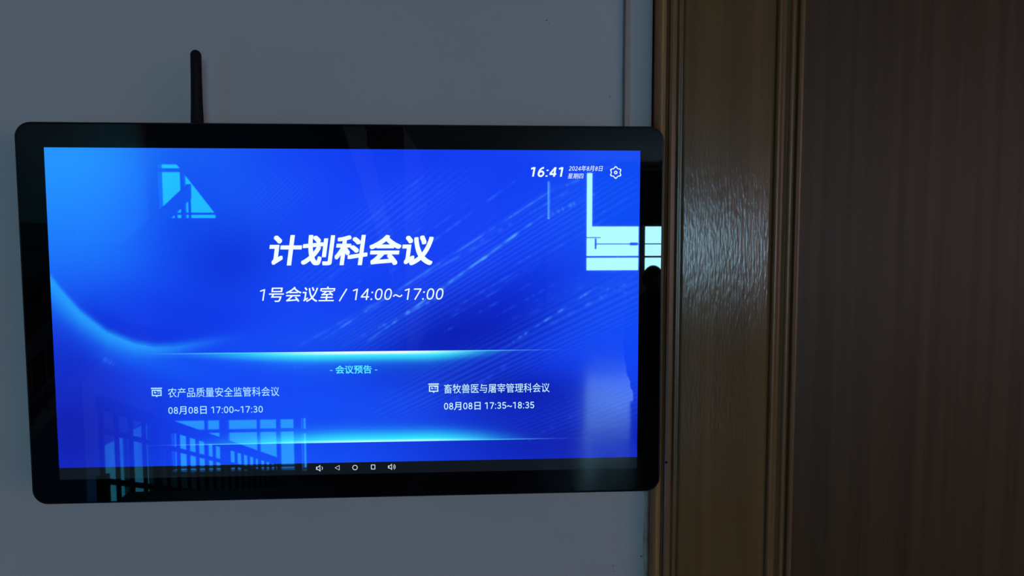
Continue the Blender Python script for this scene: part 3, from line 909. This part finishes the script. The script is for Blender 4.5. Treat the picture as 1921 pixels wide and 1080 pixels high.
def text(name, body, u0, v0, u1, v1, m, bold=0.0, shear=0.0, sw=0.085, gap=0.0, label=None):
    pts, faces = [], []
    x = 0.0
    for ch in body:
        if ch in STROKES:
            adv, strokes = STROKES[ch]
            for st_ in strokes:
                p = [Vector(q) for i, q in enumerate(st_) if i == 0 or q != st_[i - 1]]
                closed = len(p) > 8 and (p[0] - p[-1]).length < 1e-4
                if closed:
                    p = p[:-1]
                n = len(p)
                w = sw * (1.15 if ch == ':' else 1.0)
                base = len(pts)
                for i in range(n):
                    a = p[i - 1] if (i or closed) else p[i]
                    b = p[(i + 1) % n] if (i < n - 1 or closed) else p[i]
                    t = (b - a).normalized()
                    nn = Vector((-t.y, t.x)) * w / 2
                    for q in (p[i] + nn, p[i] - nn):
                        pts.append((q.x + x, q.y))
                for i in range(n if closed else n - 1):
                    j = (i + 1) % n
                    faces.append((base + 2 * i, base + 2 * i + 1, base + 2 * j + 1, base + 2 * j))
            x += adv + gap
        else:
            co, fs = han(ch)
            offs = [(0, 0)] + ([(bold * a_, bold * b_) for a_, b_ in ((1, 1), (1, 0), (1, -1), (0, -1), (-1, -1), (-1, 0), (-1, 1), (0, 1))] if bold else [])
            for dx, dy in offs:
                base = len(pts)
                pts += [(c[0] + x + dx, c[1] + dy) for c in co]
                faces += [tuple(base + i for i in f) for f in fs]
            x += 1.0 + gap
    co = np.array(pts)
    co[:, 0] += shear * co[:, 1]
    lo, hi = co.min(0), co.max(0)
    (xa, za), (xb, zb) = uv(u0, v0), uv(u1, v1)
    vx = xa + (co[:, 0] - lo[0]) / (hi[0] - lo[0]) * (xb - xa)
    vz = za + (co[:, 1] - lo[1]) / (hi[1] - lo[1]) * (zb - za)
    me = bpy.data.meshes.new(name)
    me.from_pydata([(a, YT, b) for a, b in zip(vx, vz)], [], faces)
    ob = D(link(name, me, m), screen)
    if label:
        ob['label'] = label
    return ob

text('title_text', '计划科会议', 0.36280, 0.64917, 0.64149, 0.74209, INK['white'], 0.026, 0.14, label='large bold white heading')
text('room_and_time_text', '1号会议室 / 14:00~17:00', 0.34523, 0.5385, 0.65732, 0.58512, INK['white'], 0.006, 0.16, 0.080, label='white italic room and time line')
text('forecast_text', '- 会议预告 -', 0.46042, 0.31569, 0.54178, 0.34143, INK['cyan'], 0.014, 0.0, 0.08, label='cyan subheading')
text('left_meeting_text', '农产品质量安全监管科会议', 0.18575, 0.24886, 0.37328, 0.27857, INK['pale'], 0.0)
text('left_time_text', '08月08日 17:00~17:30', 0.18555, 0.19628, 0.34444, 0.22111, INK['pale'], 0.004, 0.0, 0.090)
text('right_meeting_text', '畜牧兽医与屠宰管理科会议', 0.65683, 0.24956, 0.84243, 0.27907, INK['soft'], 0.0)
text('right_time_text', '08月08日 17:35~18:35', 0.65656, 0.19666, 0.81506, 0.22204, INK['soft'], 0.006, 0.0, 0.095)
text('clock_text', '16:41', 0.80937, 0.91843, 0.86578, 0.94924, INK['white'], 0.0, 0.18, 0.135, 0.03, label='bold italic white clock digits')
text('date_text', '2024年8月8日', 0.87504, 0.93675, 0.93458, 0.95382, INK['white'], 0.0, 0.18, 0.085)
text('weekday_text', '星期四', 0.87323, 0.91385, 0.90112, 0.93012, INK['white'], 0.0, 0.18)

def flat(name, polys, m, label=None):
    """filled outlines (lists of (x, z)) and rings ((outer), (inner)) on the screen"""
    bm = bmesh.new()
    for p in polys:
        if isinstance(p, tuple) and isinstance(p[0], list):
            a, b = p
            va = [bm.verts.new((x, YT, z)) for x, z in a]
            vb = [bm.verts.new((x, YT, z)) for x, z in b]
            n = len(a)
            for i in range(n):
                bm.faces.new((va[i], va[(i + 1) % n], vb[(i + 1) % n], vb[i]))
        else:
            bm.faces.new([bm.verts.new((x, YT, z)) for x, z in p])
    me = bpy.data.meshes.new(name)
    bm.to_mesh(me)
    bm.free()
    for f in me.polygons:
        pass
    o = D(link(name, me, m), screen)
    if label: o['label'] = label
    return o

def rect(x0, x1, z0, z1):
    return [(x0, z0), (x1, z0), (x1, z1), (x0, z1)]
def scale_poly(p, k, c):
    return [(c[0] + (x - c[0]) * k, c[1] + (z - c[1]) * k) for x, z in p]
def outline(p, w):
    """inset ring of a convex outline"""
    c = (sum(x for x, _ in p) / len(p), sum(z for _, z in p) / len(p))
    r = min(math.hypot(x - c[0], z - c[1]) for x, z in p)
    return (list(p), scale_poly(p, 1 - w / r, c))

# settings gear: wavy outer ring and a small hub ring
gx, gz = uv(0.9571, 0.9331)
def gear_r(t, r):
    return r * (1 + 0.13 * math.cos(6 * t + math.pi))
ga = [(gx + gear_r(t, 0.00460) * math.cos(t), gz + gear_r(t, 0.00460) * math.sin(t)) for t in [2 * math.pi * i / 72 for i in range(72)]]
gb = [(gx + gear_r(t, 0.00365) * math.cos(t), gz + gear_r(t, 0.00365) * math.sin(t)) for t in [2 * math.pi * i / 72 for i in range(72)]]
def circ(x, z, r, n=28):
    return [(x + r * math.cos(2 * math.pi * i / n), z + r * math.sin(2 * math.pi * i / n)) for i in range(n)]
flat('settings_icon', [(ga, gb), (circ(gx, gz, 0.00145), circ(gx, gz, 0.0006))], INK['white'], 'white outlined gear icon')

def board_icon(u0, v0, u1, v1, m):
    (xa, za), (xb, zb) = uv(u0, v0), uv(u1, v1)
    w, h = xb - xa, zb - za
    t = h * 0.11
    z1 = za + h * 0.14
    return flat('schedule_icon', [
        rect(xa - w * 0.02, xb + w * 0.02, zb - t * 1.1, zb),
        (rect(xa + w * .04, xb - w * .04, z1, zb - t * 1.9), rect(xa + w * .04 + t, xb - w * .04 - t, z1 + t, zb - t * 2.9)),
        [(xa + w * 0.40, z1), (xa + w * 0.5, za), (xa + w * 0.60, z1)],
        rect(xa + w * 0.56, xa + w * 0.80, za + h * 0.60, za + h * 0.66),
        rect(xa + w * 0.56, xa + w * 0.80, za + h * 0.42, za + h * 0.48),
        [(xa + w * .36 + w * .11 * math.cos(R(a)), za + h * .52 + w * .11 * math.sin(R(a))) for a in range(100, 371, 30)] + [(xa + w * .36, za + h * .52)],
    ], m)
board_icon(0.15818, 0.25007, 0.17594, 0.27962, INK['pale'])
board_icon(0.62991, 0.25147, 0.64753, 0.28167, INK['soft'])

# system bar icons
def nav(u0, v0, u1, v1):
    (xa, za), (xb, zb) = uv(u0, v0), uv(u1, v1)
    return xa, za, xb, zb
T = 0.00058
xa, za, xb, zb = nav(0.46527, 0.01215, 0.47356, 0.02906)
flat('back_icon', [outline([(xa, (za + zb) / 2), (xb, za), (xb, zb)], T * 1.2)], INK['grey'])
xa, za, xb, zb = nav(0.49569, 0.01273, 0.50492, 0.02797)
flat('home_icon', [(circ((xa + xb) / 2, (za + zb) / 2, (xb - xa) / 2), circ((xa + xb) / 2, (za + zb) / 2, (xb - xa) / 2 - T))], INK['grey'])
xa, za, xb, zb = nav(0.52805, 0.01328, 0.53546, 0.02855)
flat('recent_icon', [(rect(xa, xb, za, zb), rect(xa + T, xb - T, za + T, zb - T))], INK['grey'])
def speaker_icon(b, wave):
    xa, za, xb, zb = b
    h, zc = zb - za, (za + zb) / 2
    w = h * 0.75
    body = [(xa, zc - h * .22), (xa + w * .35, zc - h * .22), (xa + w * .8, za), (xa + w * .8, zb), (xa + w * .35, zc + h * .22), (xa, zc + h * .22)]
    c = (xa + w * .5, zc)
    polys = [(body, scale_poly(body, 0.56, c))]
    for k in range(wave):
        r = h * (0.30 + 0.20 * k)
        x0 = xa + w * .85
        polys.append([(x0 + r * math.cos(R(a)), zc + r * math.sin(R(a)) * 1.05) for a in range(-55, 56, 11)] +
                     [(x0 + (r - T * .8) * math.cos(R(a)), zc + (r - T * .8) * math.sin(R(a)) * 1.05) for a in range(55, -56, -11)])
    flat('volume_icon', polys, INK['grey'])
speaker_icon(nav(0.43309, 0.0093, 0.44227, 0.0312), 1)
speaker_icon(nav(0.55771, 0.0098, 0.56886, 0.0302), 2)
